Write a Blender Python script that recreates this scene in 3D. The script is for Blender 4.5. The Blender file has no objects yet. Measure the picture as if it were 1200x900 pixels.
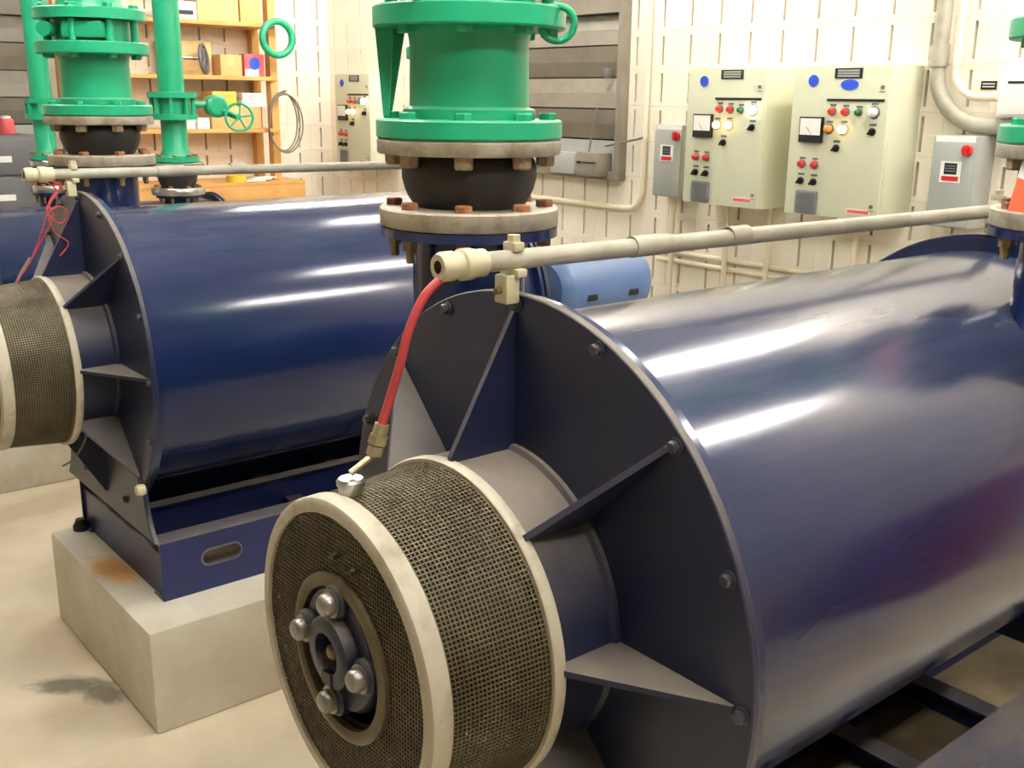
import bpy, bmesh, math, random
from mathutils import Vector, Matrix
random.seed(7)
R_ = math.radians
scene = bpy.context.scene
col = scene.collection

# ------------------------------------------------------------------ camera
CAM = Vector((-1.1513, -1.3907, 2.0777))
YAW, PITCH, ROLL, FPX = R_(50.5834), R_(-15.3207), R_(0.6927), 1228.2
_F = Vector((math.cos(YAW)*math.cos(PITCH), math.sin(YAW)*math.cos(PITCH), math.sin(PITCH)))
_Rt = Vector((math.sin(YAW), -math.cos(YAW), 0)); _U = _Rt.cross(_F)
_R2 = math.cos(ROLL)*_Rt + math.sin(ROLL)*_U
_U2 = -math.sin(ROLL)*_Rt + math.cos(ROLL)*_U
cd = bpy.data.cameras.new('camera'); cam = bpy.data.objects.new('camera', cd); col.objects.link(cam)
cd.sensor_width = 36; cd.lens = FPX*36/1200; cd.clip_start = .05; cd.clip_end = 60
m = Matrix((( _R2.x, _U2.x, -_F.x, CAM.x), (_R2.y, _U2.y, -_F.y, CAM.y), (_R2.z, _U2.z, -_F.z, CAM.z), (0,0,0,1)))
cam.matrix_world = m
scene.camera = cam
def ray(x, y): return _F + (x-600)/FPX*_R2 - (y-450)/FPX*_U2
def at(x, y, ax, val):
    d = ray(x, y); t = (val-CAM[ax])/d[ax]; return CAM + t*d
def pix(p):
    d = Vector(p)-CAM; z = d.dot(_F); return (600+FPX*d.dot(_R2)/z, 450-FPX*d.dot(_U2)/z, z)

# ------------------------------------------------------------------ world, exposure
w = bpy.data.worlds.new('world'); scene.world = w; w.use_nodes = True
w.node_tree.nodes['Background'].inputs[0].default_value = (.9, .92, 1, 1)
w.node_tree.nodes['Background'].inputs[1].default_value = .05
vs = scene.view_settings
vs.view_transform = 'Standard'; vs.look = 'None'; vs.gamma = 1; vs.use_curve_mapping = False
vs.exposure = 0.68
TUBE = 80.0            # emission strength of the fluorescent tubes
TUBE_COL = (1, .965, .91)

# ------------------------------------------------------------------ measures (metres)
XW, YL, YR, XF, ZC = 3.427, 6.62, -6.5, -6.0, 3.9
S = .2032                                   # block module
PADZ, AX = .374, 1.1857                     # plinth top, blower axis height
H = AX-PADZ                                 # axis above the base of a blower
RP, RC, LEN = .562, .50, 1.70              # end plate radius, casing radius, casing length
D2, D3 = 2.368, 4.90

# ------------------------------------------------------------------ materials
def lin(c): return tuple(((v/255)/12.92 if v/255 <= .04045 else ((v/255+.055)/1.055)**2.4) for v in c)
def mat(name, rgb, rough=.5, metal=0, var=.15, scale=8, bump=0, bscale=60, rgb2=None, dust=None, dust_amt=0, spec=.5, coat=0, rvar=.0, detail=6, thr=None, drough=.4, streak=False):
    mt = bpy.data.materials.new(name); mt.use_nodes = True
    nt = mt.node_tree; N = nt.nodes; L = nt.links; b = N['Principled BSDF']
    c = lin(rgb); c2 = lin(rgb2) if rgb2 else tuple(v*(1-var) for v in c)
    tc = N.new('ShaderNodeTexCoord')
    nz = N.new('ShaderNodeTexNoise'); nz.inputs['Scale'].default_value = scale; nz.inputs['Detail'].default_value = detail; nz.inputs['Roughness'].default_value = .6
    L.new(tc.outputs['Object'], nz.inputs['Vector'])
    rp = N.new('ShaderNodeValToRGB')
    lo, hi = thr if thr else (.3, .7)
    rp.color_ramp.elements[0].position = lo; rp.color_ramp.elements[1].position = hi
    rp.color_ramp.elements[0].color = (*c2, 1); rp.color_ramp.elements[1].color = (*c, 1)
    L.new(nz.outputs['Fac'], rp.inputs['Fac'])
    out = rp.outputs['Color']
    b.inputs['Roughness'].default_value = rough
    if dust:
        # dust lies on faces that look up, broken up by noise
        geo = N.new('ShaderNodeNewGeometry'); sp = N.new('ShaderNodeSeparateXYZ'); L.new(geo.outputs['Normal'], sp.inputs[0])
        mr = N.new('ShaderNodeMapRange'); mr.interpolation_type = 'SMOOTHSTEP'; mr.inputs['From Min'].default_value = .1; mr.inputs['From Max'].default_value = 1.05
        mr.inputs['To Min'].default_value = 0; mr.inputs['To Max'].default_value = dust_amt; L.new(sp.outputs['Z'], mr.inputs['Value'])
        n2 = N.new('ShaderNodeTexNoise'); n2.inputs['Scale'].default_value = 5; n2.inputs['Detail'].default_value = 8; n2.inputs['Roughness'].default_value = .65
        if streak:      # wipe marks
            mp = N.new('ShaderNodeMapping'); mp.inputs['Rotation'].default_value = (0, .35, .5); mp.inputs['Scale'].default_value = (.5, 4, 4)
            L.new(tc.outputs['Object'], mp.inputs['Vector']); L.new(mp.outputs[0], n2.inputs['Vector'])
        else: L.new(tc.outputs['Object'], n2.inputs['Vector'])
        m2 = N.new('ShaderNodeMapRange'); m2.inputs['From Min'].default_value = .3; m2.inputs['From Max'].default_value = .7
        m2.inputs['To Min'].default_value = .45; m2.inputs['To Max'].default_value = 1.1; L.new(n2.outputs['Fac'], m2.inputs['Value'])
        mu = N.new('ShaderNodeMath'); mu.operation = 'MULTIPLY'; mu.use_clamp = True
        L.new(mr.outputs[0], mu.inputs[0]); L.new(m2.outputs[0], mu.inputs[1])
        mx = N.new('ShaderNodeMix'); mx.data_type = 'RGBA'; L.new(mu.outputs[0], mx.inputs['Factor'])
        L.new(out, mx.inputs['A']); mx.inputs['B'].default_value = (*lin(dust), 1); out = mx.outputs['Result']
        m3 = N.new('ShaderNodeMapRange'); m3.inputs['To Min'].default_value = rough; m3.inputs['To Max'].default_value = min(.8, rough+drough)
        L.new(mu.outputs[0], m3.inputs['Value']); L.new(m3.outputs[0], b.inputs['Roughness'])
    L.new(out, b.inputs['Base Color'])
    b.inputs['Metallic'].default_value = metal
    b.inputs['Specular IOR Level'].default_value = spec
    if coat: b.inputs['Coat Weight'].default_value = coat; b.inputs['Coat Roughness'].default_value = .12
    if bump:
        n3 = N.new('ShaderNodeTexNoise'); n3.inputs['Scale'].default_value = bscale; n3.inputs['Detail'].default_value = 4
        L.new(tc.outputs['Object'], n3.inputs['Vector'])
        bp = N.new('ShaderNodeBump'); bp.inputs['Strength'].default_value = bump; bp.inputs['Distance'].default_value = .01
        L.new(n3.outputs['Fac'], bp.inputs['Height']); L.new(bp.outputs[0], b.inputs['Normal'])
    return mt
def emit(name, rgb, strength):
    mt = bpy.data.materials.new(name); mt.use_nodes = True; b = mt.node_tree.nodes['Principled BSDF']
    b.inputs['Base Color'].default_value = (*rgb, 1); b.inputs['Emission Color'].default_value = (*rgb, 1); b.inputs['Emission Strength'].default_value = strength
    return mt
M = {}
M['navy'] = mat('navy_paint', (22, 36, 76), .15, var=.2, scale=5, dust=(122, 122, 126), dust_amt=.25, spec=.5, drough=.12, streak=True)
M['navy_flat'] = mat('navy_plate_paint', (26, 33, 62), .38, var=.25, scale=6, dust=(140, 128, 106), dust_amt=.66, spec=.5)
M['navy_base'] = mat('navy_base_paint', (28, 38, 88), .35, var=.2, scale=7, dust=(136, 128, 110), dust_amt=.65)
M['motor'] = mat('motor_blue_paint', (96, 124, 172), .3, var=.12, scale=6, dust=(160, 156, 146), dust_amt=.5)
M['green'] = mat('green_pipe_paint', (24, 158, 114), .32, var=.14, scale=6, dust=(140, 160, 130), dust_amt=.3, bump=.04)
M['galv'] = mat('grey_flange_steel', (176, 168, 150), .5, .15, rgb2=(138, 122, 98), scale=14, thr=(.3, .55), bump=.1)
M['zinc'] = mat('bright_zinc', (200, 200, 196), .28, .9, var=.2, scale=30)
M['rust'] = mat('rusty_bolt', (168, 112, 74), .7, .1, rgb2=(112, 72, 48), scale=40, bump=.2)
M['brass'] = mat('yellow_zinc_nut', (150, 128, 86), .5, .3, rgb2=(104, 84, 58), scale=40)
M['tannut'] = mat('tan_corroded_nut', (178, 160, 134), .65, .1, rgb2=(138, 110, 84), scale=40)
M['fitting'] = mat('dull_brass_fitting', (168, 158, 126), .4, .6, var=.2, scale=30)
M['pan'] = mat('grimy_pan', (124, 108, 78), .7, rgb2=(66, 56, 42), scale=4)  # brown that stands in for the shade under the blowers
M['rubber'] = mat('black_rubber', (34, 30, 28), .55, var=.3, scale=9)
M['black'] = mat('black_plastic', (24, 24, 26), .45, var=.2)
M['conduit'] = mat('grey_plastic_conduit', (176, 172, 156), .5, var=.14, scale=12, rgb2=(150, 144, 126))
M['beige'] = mat('beige_fitting', (200, 192, 160), .5, var=.15, scale=30)
M['red_hose'] = mat('red_rubber_hose', (178, 64, 66), .4, var=.15, scale=20)
M['ring'] = mat('cream_band', (186, 178, 158), .5, rgb2=(150, 138, 114), scale=16, thr=(.25, .5), bump=.06)
M['darksteel'] = mat('painted_bolt', (78, 78, 84), .3, .5, var=.2, scale=30)
M['mesh'] = mat('screen_wire', (112, 102, 76), .5, .3, rgb2=(80, 70, 48), scale=10)
M['media'] = mat('dark_filter_media', (46, 40, 27), .9, var=.4, scale=30)
M['steel'] = mat('worn_steel', (150, 146, 138), .35, .7, var=.25, scale=30)
M['wall'] = mat('cream_block_paint', (246, 237, 220), .62, var=.05, scale=3, rgb2=(240, 228, 208), bump=.12, bscale=120)
M['wallplain'] = mat('cream_wall_paint', (240, 228, 200), .7, var=.06, scale=2)
M['joint'] = mat('cream_mortar', (214, 198, 166), .8, var=.08, scale=4)
M['ceil'] = mat('grey_ceiling', (112, 110, 106), .8, var=.05, scale=2)
M['pad'] = mat('concrete_plinth', (216, 210, 196), .8, rgb2=(184, 174, 150), scale=3.5, thr=(.3, .6), bump=.25, bscale=45)
M['panel'] = mat('beige_enamel', (214, 214, 186), .38, var=.03, scale=3)
M['greybox'] = mat('grey_enamel', (170, 172, 166), .4, var=.05, scale=5)
M['louver'] = mat('grey_louver_paint', (136, 128, 114), .45, var=.1, scale=5, rgb2=(116, 108, 94))
M['white'] = mat('white_plastic', (238, 238, 232), .5, var=.03)
M['red'] = mat('red_plastic', (206, 40, 40), .35, var=.1)
M['redpaint'] = mat('red_enamel', (150, 24, 26), .3, var=.1)
M['blue'] = mat('blue_sticker', (44, 84, 214), .4, var=.05)
M['grn'] = mat('green_plastic', (26, 100, 60), .35, var=.1)
M['amber'] = emit('lit_amber_lamp', (1, .72, .25), 7)
M['amberoff'] = mat('orange_lens', (236, 140, 60), .3, var=.05)
M['litwhite'] = emit('lit_white_lamp', (1, .97, .85), 9)
M['orange'] = mat('orange_vinyl', (238, 92, 50), .45, var=.06, scale=10)
M['wood'] = mat('yellow_shelf_wood', (222, 172, 102), .6, rgb2=(196, 142, 78), scale=4, bump=.05)
M['card'] = mat('brown_cardboard', (214, 172, 112), .75, var=.08, scale=4)
M['cardlight'] = mat('pale_cardboard', (226, 190, 130), .75, var=.08, scale=4)
M['yellow'] = mat('yellow_carton', (228, 190, 60), .6, var=.08, scale=4)
M['paper'] = mat('white_paper', (244, 242, 236), .7, var=.03)
M['pink'] = mat('pink_red_carton', (222, 96, 100), .6, var=.1, scale=12)
M['cable'] = mat('grey_cable', (118, 110, 100), .5, var=.1)
M['darkgrey'] = mat('dark_grey_steel', (104, 102, 104), .5, var=.15, scale=6)
M['grille'] = mat('grey_grille', (132, 134, 132), .6, var=.1)
M['fixture'] = mat('white_fixture', (236, 234, 228), .4, var=.02)
M['tube'] = emit('fluorescent_tube', TUBE_COL, TUBE)

# floor: sealed concrete with scuffs and one dark oil stain
def stained(name, base, dark, stains, rough):
    mt = mat(name, base, rough, rgb2=dark, scale=2.2, thr=(.25, .65), bump=.12, bscale=25, detail=9)
    nt = mt.node_tree; N = nt.nodes; L = nt.links; b = N['Principled BSDF']
    src = b.inputs['Base Color'].links[0].from_socket
    tc = [n for n in N if n.type == 'TEX_COORD'][0]
    for (x, y, z, sx, sy, rz, rgb, amt) in stains:
        mp = N.new('ShaderNodeMapping'); mp.vector_type = 'TEXTURE'
        mp.inputs['Location'].default_value = (x, y, z); mp.inputs['Rotation'].default_value = (0, 0, rz); mp.inputs['Scale'].default_value = (sx, sy, .09)
        L.new(tc.outputs['Object'], mp.inputs['Vector'])
        nz = N.new('ShaderNodeTexNoise'); nz.inputs['Scale'].default_value = 2.5; nz.inputs['Detail'].default_value = 6
        L.new(mp.outputs[0], nz.inputs['Vector'])
        ad = N.new('ShaderNodeVectorMath'); ad.operation = 'MULTIPLY_ADD'; L.new(nz.outputs['Color'], ad.inputs[0])
        ad.inputs[1].default_value = (.9, .9, 0); L.new(mp.outputs[0], ad.inputs[2])
        sb = N.new('ShaderNodeVectorMath'); sb.operation = 'SUBTRACT'; L.new(ad.outputs[0], sb.inputs[0]); sb.inputs[1].default_value = (.45, .45, 0)
        ln = N.new('ShaderNodeVectorMath'); ln.operation = 'LENGTH'; L.new(sb.outputs[0], ln.inputs[0])
        mr = N.new('ShaderNodeMapRange'); mr.interpolation_type = 'SMOOTHSTEP'
        mr.inputs['From Min'].default_value = .35; mr.inputs['From Max'].default_value = 1.05; mr.inputs['To Min'].default_value = amt; mr.inputs['To Max'].default_value = 0
        L.new(ln.outputs['Value'], mr.inputs['Value'])
        mx = N.new('ShaderNodeMix'); mx.data_type = 'RGBA'; L.new(mr.outputs[0], mx.inputs['Factor'])
        L.new(src, mx.inputs['A']); mx.inputs['B'].default_value = (*lin(rgb), 1); src = mx.outputs['Result']
    L.new(src, b.inputs['Base Color'])
    return mt
st = at(80, 803, 2, 0); st2 = at(122, 812, 2, 0)
M['floor'] = stained('sealed_concrete_floor', (218, 205, 180), (196, 179, 150),
    [(st.x, st.y, 0, .17, .075, R_(-35), (84, 78, 68), .85), (st2.x, st2.y, 0, .08, .13, R_(20), (84, 78, 68), .8), (.2, 4.1, 0, .6, .18, .2, (170, 152, 120), .5)], .45)

# ------------------------------------------------------------------ mesh helpers
class MB:
    def __init__(s): s.bm = bmesh.new()
    def add(s, verts, faces):
        vs_ = [s.bm.verts.new(v) for v in verts]
        for f in faces:
            try: s.bm.faces.new([vs_[i] for i in f])
            except ValueError: pass
        return s
    def box(s, c, d, bev=0, rz=0, rot=None):
        t = bmesh.new(); bmesh.ops.create_cube(t, size=1)
        bmesh.ops.scale(t, vec=d, verts=t.verts)
        if bev: bmesh.ops.bevel(t, geom=list(t.edges), offset=bev, segments=2, affect='EDGES', profile=.6)
        mt = Matrix.Translation(c) @ (rot if rot is not None else Matrix.Rotation(rz, 4, 'Z'))
        bmesh.ops.transform(t, matrix=mt, verts=t.verts); s._merge(t); return s
    def bb(s, a, b, bev=0):
        a = Vector(a); b = Vector(b)
        return s.box((a+b)/2, [abs(b[i]-a[i]) for i in range(3)], bev)
    def _merge(s, t):
        t.verts.index_update()
        s.add([v.co.copy() for v in t.verts], [[v.index for v in f.verts] for f in t.faces]); t.free()
    def lathe(s, prof, org=(0, 0, 0), axis='Z', n=48, a0=0, a1=360, closed=False):
        # prof: (t along the axis, radius); axis Z, X or -Y
        org = Vector(org); full = abs(a1-a0) >= 360; k = n if full else n+1
        def P(t, r, a):
            c, q = r*math.cos(a), r*math.sin(a)
            return org+(Vector((c, q, t)) if axis == 'Z' else Vector((t, c, q)) if axis == 'X' else Vector((c, t, q)))
        V = []; F = []
        for (t, r) in prof:
            for i in range(k): V.append(P(t, r, R_(a0+(a1-a0)*i/n)))
        m_ = len(prof)
        for j in range(m_ if closed else m_-1):
            j2 = (j+1) % m_
            for i in range(n):
                i2 = (i+1) % k
                F.append((j*k+i, j*k+i2, j2*k+i2, j2*k+i))
        vs_ = [s.bm.verts.new(v) for v in V]
        for f in F:
            ids = []
            for q in f:
                if q not in ids: ids.append(q)
            try: s.bm.faces.new([vs_[q] for q in ids])
            except ValueError: pass
        return s
    def cyl(s, p0, p1, r, n=16, r1=None, cap=True):
        p0 = Vector(p0); p1 = Vector(p1); r1 = r if r1 is None else r1
        d = (p1-p0).normalized(); a = d.orthogonal().normalized(); b = d.cross(a)
        V = []
        for (p, rr) in ((p0, r), (p1, r1)):
            for i in range(n): V.append(p+rr*(math.cos(2*math.pi*i/n)*a+math.sin(2*math.pi*i/n)*b))
        F = [(i, (i+1) % n, n+(i+1) % n, n+i) for i in range(n)]
        if cap: F += [tuple(range(n-1, -1, -1)), tuple(range(n, 2*n))]
        return s.add(V, F)
    def tube(s, pts, r, n=12):
        pts = [Vector(p) for p in pts]; V = []; F = []; prev = None
        for i, p in enumerate(pts):
            d = (pts[min(i+1, len(pts)-1)]-pts[max(i-1, 0)]).normalized()
            a = d.orthogonal().normalized() if prev is None else (prev-prev.dot(d)*d).normalized()
            prev = a; b = d.cross(a)
            for k in range(n): V.append(p+r*(math.cos(2*math.pi*k/n)*a+math.sin(2*math.pi*k/n)*b))
        for i in range(len(pts)-1):
            for k in range(n): F.append((i*n+k, i*n+(k+1) % n, (i+1)*n+(k+1) % n, (i+1)*n+k))
        F += [tuple(range(n-1, -1, -1)), tuple(range((len(pts)-1)*n, len(pts)*n))]
        return s.add(V, F)
    def torus(s, c, R, r, nrm=(0, 0, 1), N=40, n=12):
        c = Vector(c); nr = Vector(nrm).normalized(); a = nr.orthogonal().normalized(); b = nr.cross(a); V = []; F = []
        for i in range(N):
            t = 2*math.pi*i/N; e = math.cos(t)*a+math.sin(t)*b
            for k in range(n):
                u = 2*math.pi*k/n; V.append(c+(R+r*math.cos(u))*e+r*math.sin(u)*nr)
        for i in range(N):
            for k in range(n): F.append((i*n+k, ((i+1) % N)*n+k, ((i+1) % N)*n+(k+1) % n, i*n+(k+1) % n))
        return s.add(V, F)
    def prism(s, poly, o, u, v, wv):
        # polygon of (a, b) in the plane o + a u + b v, given the thickness vector wv
        o = Vector(o); u = Vector(u); v = Vector(v); wv = Vector(wv); n = len(poly)
        V = [o+a*u+b*v for a, b in poly]+[o+a*u+b*v+wv for a, b in poly]
        return s.add(V, [tuple(range(n)), tuple(range(2*n-1, n-1, -1))]+[(i, i+n, (i+1) % n+n, (i+1) % n) for i in range(n)])
    def mesh(s, name, m_, smooth=40):
        bmesh.ops.remove_doubles(s.bm, verts=s.bm.verts, dist=1e-6)
        bmesh.ops.recalc_face_normals(s.bm, faces=s.bm.faces)
        me = bpy.data.meshes.new(name); s.bm.to_mesh(me); s.bm.free()
        if m_: me.materials.append(M[m_] if isinstance(m_, str) else m_)
        if smooth:
            for f in me.polygons: f.use_smooth = True
            me.set_sharp_from_angle(angle=R_(smooth))
        return me
    def build(s, name, m_, parent=None, smooth=40, loc=None): return obj(name, s.mesh(name, m_, smooth), parent, loc)
def obj(name, me, parent=None, loc=None, rot=None):
    o = bpy.data.objects.new(name, me); col.objects.link(o)
    if parent: o.parent = parent
    if loc is not None: o.location = loc
    if rot is not None: o.rotation_euler = rot
    return o
def thing(name, label, cat, loc=(0, 0, 0), group=None, rz=0):
    o = bpy.data.objects.new(name, None); col.objects.link(o); o.location = loc; o.rotation_euler.z = rz; o.empty_display_size = .1
    return tag(o, label, cat, group)
def tag(o, label, cat, group=None):
    o['label'] = label; o['category'] = cat
    if group: o['group'] = group
    return o
def struct(o): o['kind'] = 'structure'; return o
def copy_tree(o, parent=None):
    c = o.copy(); col.objects.link(c); c.parent = parent
    for ch in list(o.children): copy_tree(ch, c)
    return c

# ------------------------------------------------------------------ room shell
struct(MB().bb((XF, YR, -.1), (XW+.2, YL+.2, 0)).build('floor', 'floor', smooth=0))
struct(MB().bb((XF-.1, YR-.1, ZC), (XW+.25, YL+.25, ZC+.1)).build('ceiling', 'ceil', smooth=0))
wall_back = struct(MB().bb((XW+.045, YR-.1, 0), (XW+.2, YL+.2, ZC)).build('wall_back', 'joint', smooth=0))
wall_left = struct(MB().bb((XF, YL+.045, 0), (XW+.045, YL+.2, ZC)).build('wall_left', 'joint', smooth=0))
struct(MB().bb((XF, YR-.1, 0), (XW+.045, YR, ZC)).build('wall_right', 'wallplain', smooth=0))
struct(MB().bb((XF-.1, YR-.1, 0), (XF, YL+.2, ZC)).build('wall_front', 'wallplain', smooth=0))

# slotted sound-absorbing blocks: two upright slots in each face
def block_geo(nslot, sw=.015, sh=.158, dep=.042, g=.0022, gd=.003):
    W = nslot*S; x0, x1, y0, y1 = -W/2+g, W/2-g, -S/2+g, S/2-g
    xs = [x0]
    for k in range(nslot): c = -W/2+S*(k+.5); xs += [c-sw/2, c+sw/2]
    xs.append(x1); ys = [y0, -sh/2, sh/2, y1]; nx = len(xs)
    V = [(x, 0, y) for y in ys for x in xs]; F = []
    I = lambda i, j: j*nx+i
    for j in range(3):
        for i in range(nx-1):
            if j == 1 and i % 2 == 1: continue
            F.append((I(i, j), I(i+1, j), I(i+1, j+1), I(i, j+1)))
    for i in range(1, nx-1, 2):
        b = len(V); q = [I(i, 1), I(i+1, 1), I(i+1, 2), I(i, 2)]
        V += [(V[k][0], dep, V[k][2]) for k in q]
        for k in range(4): F.append((q[k], b+k, b+(k+1) % 4, q[(k+1) % 4]))
        F.append((b, b+1, b+2, b+3))
    per = [I(i, 0) for i in range(nx)]+[I(nx-1, 1), I(nx-1, 2)]+[I(i, 3) for i in range(nx-1, -1, -1)]+[I(0, 2), I(0, 1)]
    b = len(V); ex = lambda v, h: max(-h, min(h, v*1.2))
    for k in per:
        x, _, y = V[k]
        X = -W/2 if x == x0 else W/2 if x == x1 else x; Y = -S/2 if y == y0 else S/2 if y == y1 else y
        V.append((X, gd, Y))
    n = len(per)
    for k in range(n): F.append((per[k], per[(k+1) % n], b+(k+1) % n, b+k))
    return V, F
BG = {n: block_geo(n) for n in (1, 2)}
bme = {n: MB().add(*BG[n]).mesh('block', 'wall', 0) for n in (1, 2)}
def lay(wall, org, along, rz, u0, u1, holes):
    # org: a slot lies half a module from here; along: unit vector; rows are laid in running bond from u0 to u1
    rest = MB(); n = 0
    for r in range(-11, 9):
        z = 2.2382+(r+.5)*S
        if z < .05 or z > ZC: continue
        k = int(round(u0/S)); k1 = int(round(u1/S))
        while k < k1:
            w_ = 1 if (k == int(round(u0/S)) and r % 2) or k == k1-1 else 2
            u = (k+w_/2)*S; hw = w_*S/2; k += w_
            if any(a < u-hw and u+hw < b and c < z-S/2 and z+S/2 < d for a, b, c, d in holes): continue
            c = Vector(org)+along*u; c.z = z
            px, py, pz = pix(c)
            M4 = Matrix.Translation(c) @ Matrix.Rotation(rz, 4, 'Z')
            if pz > .5 and -25 < px < 1225 and -25 < py < 560 and n < 300:
                o = obj('block', bme[w_], wall); o.matrix_world = M4; n += 1
            else:
                rest.add([M4 @ Vector(v) for v in BG[w_][0]], BG[w_][1])
    o = rest.build('block_courses', 'wall', wall, 0); o['kind'] = 'stuff'
    o['label'] = 'rest of the cream slotted blocks in the wall'
OY = 1.2469-S/2
YL0 = OY+round((YL-OY)/S)*S
lay(wall_back, (XW, OY, 0), Vector((0, 1, 0)), R_(-90), YR-OY, YL-OY+.03, [(3.1-OY, 4.12-OY, 1.6, 2.75)])
lay(wall_left, (XW, YL, 0), Vector((-1, 0, 0)), 0, 0, XW-XF, [])

# ------------------------------------------------------------------ fluorescent fixtures
def fixture(x, y, label):
    t = thing('strip_light', label, 'ceiling light', (x, y, 3.62), 'ceiling strip lights')
    MB().prism([(-.11, .06), (.11, .06), (.05, .12), (-.05, .12)], (-.66, 0, 0), (0, 1, 0), (0, 0, 1), (1.32, 0, 0)).build('reflector', 'fixture', t, 0)
    for s in (-.055, .055): MB().cyl((-.61, s, .03), (.61, s, .03), .019, 12).build('tube', 'tube', t)
    for s in (-.635, .635): MB().box((s, 0, .045), (.03, .2, .05), .004).build('end_cap', 'fixture', t)
    for s in (-.4, .4): MB().cyl((s, 0, .12), (s, 0, ZC-3.62), .006, 8).build('hanger', 'steel', t)
for y, nm in ((-1.25, 'between the red cabinet and the panels'), (.48, 'over the white enclosure on the block wall'), (2.9, 'in front of the grey louver'), (5.0, 'over the smaller blower')):
    fixture(2.72, y, 'strip light near the panel wall, '+nm)
for y, nm in ((-2.1, 'over the open floor by the tall carton'), (-.3, 'over the red-hosed blower'), (1.55, 'between the two large blowers'), (3.9, 'between the second and the smaller blower')):  # unseen second row, added to brighten the plinth sides
    fixture(-.15, y, 'strip light away from the panel wall, '+nm)

# ------------------------------------------------------------------ concrete plinths
def plinth(x0, x1, y0, y1, label):
    loc = Vector(((x0+x1)/2, (y0+y1)/2, 0)); m_ = 'pad'
    o = MB().bb((x0, y0, 0)-loc if False else Vector((x0, y0, 0))-loc, Vector((x1, y1, PADZ))-loc, .012).build('concrete_plinth', m_, None, 30, loc)
    return tag(o, label, 'concrete plinth', 'plinths under the blowers')
rp = at(135, 668, 2, PADZ)
plinth(-.106, 3.1, -.64, .45, 'pale concrete plinth under the blower with the red hose')
p2 = plinth(-.106, 3.1, D2-.64, D2+.42, 'pale concrete plinth with an orange rust stain on its top')
p2.data.materials[0] = stained('stained_concrete_plinth', (216, 210, 196), (184, 174, 150),
    [(rp.x-p2.location.x, rp.y-p2.location.y, PADZ, .09, .2, R_(10), (204, 150, 84), .95)], .8)
plinth(-.05, 2.95, D3-.52, D3+.5, 'pale concrete plinth under the smaller blower by the shelves')

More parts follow.
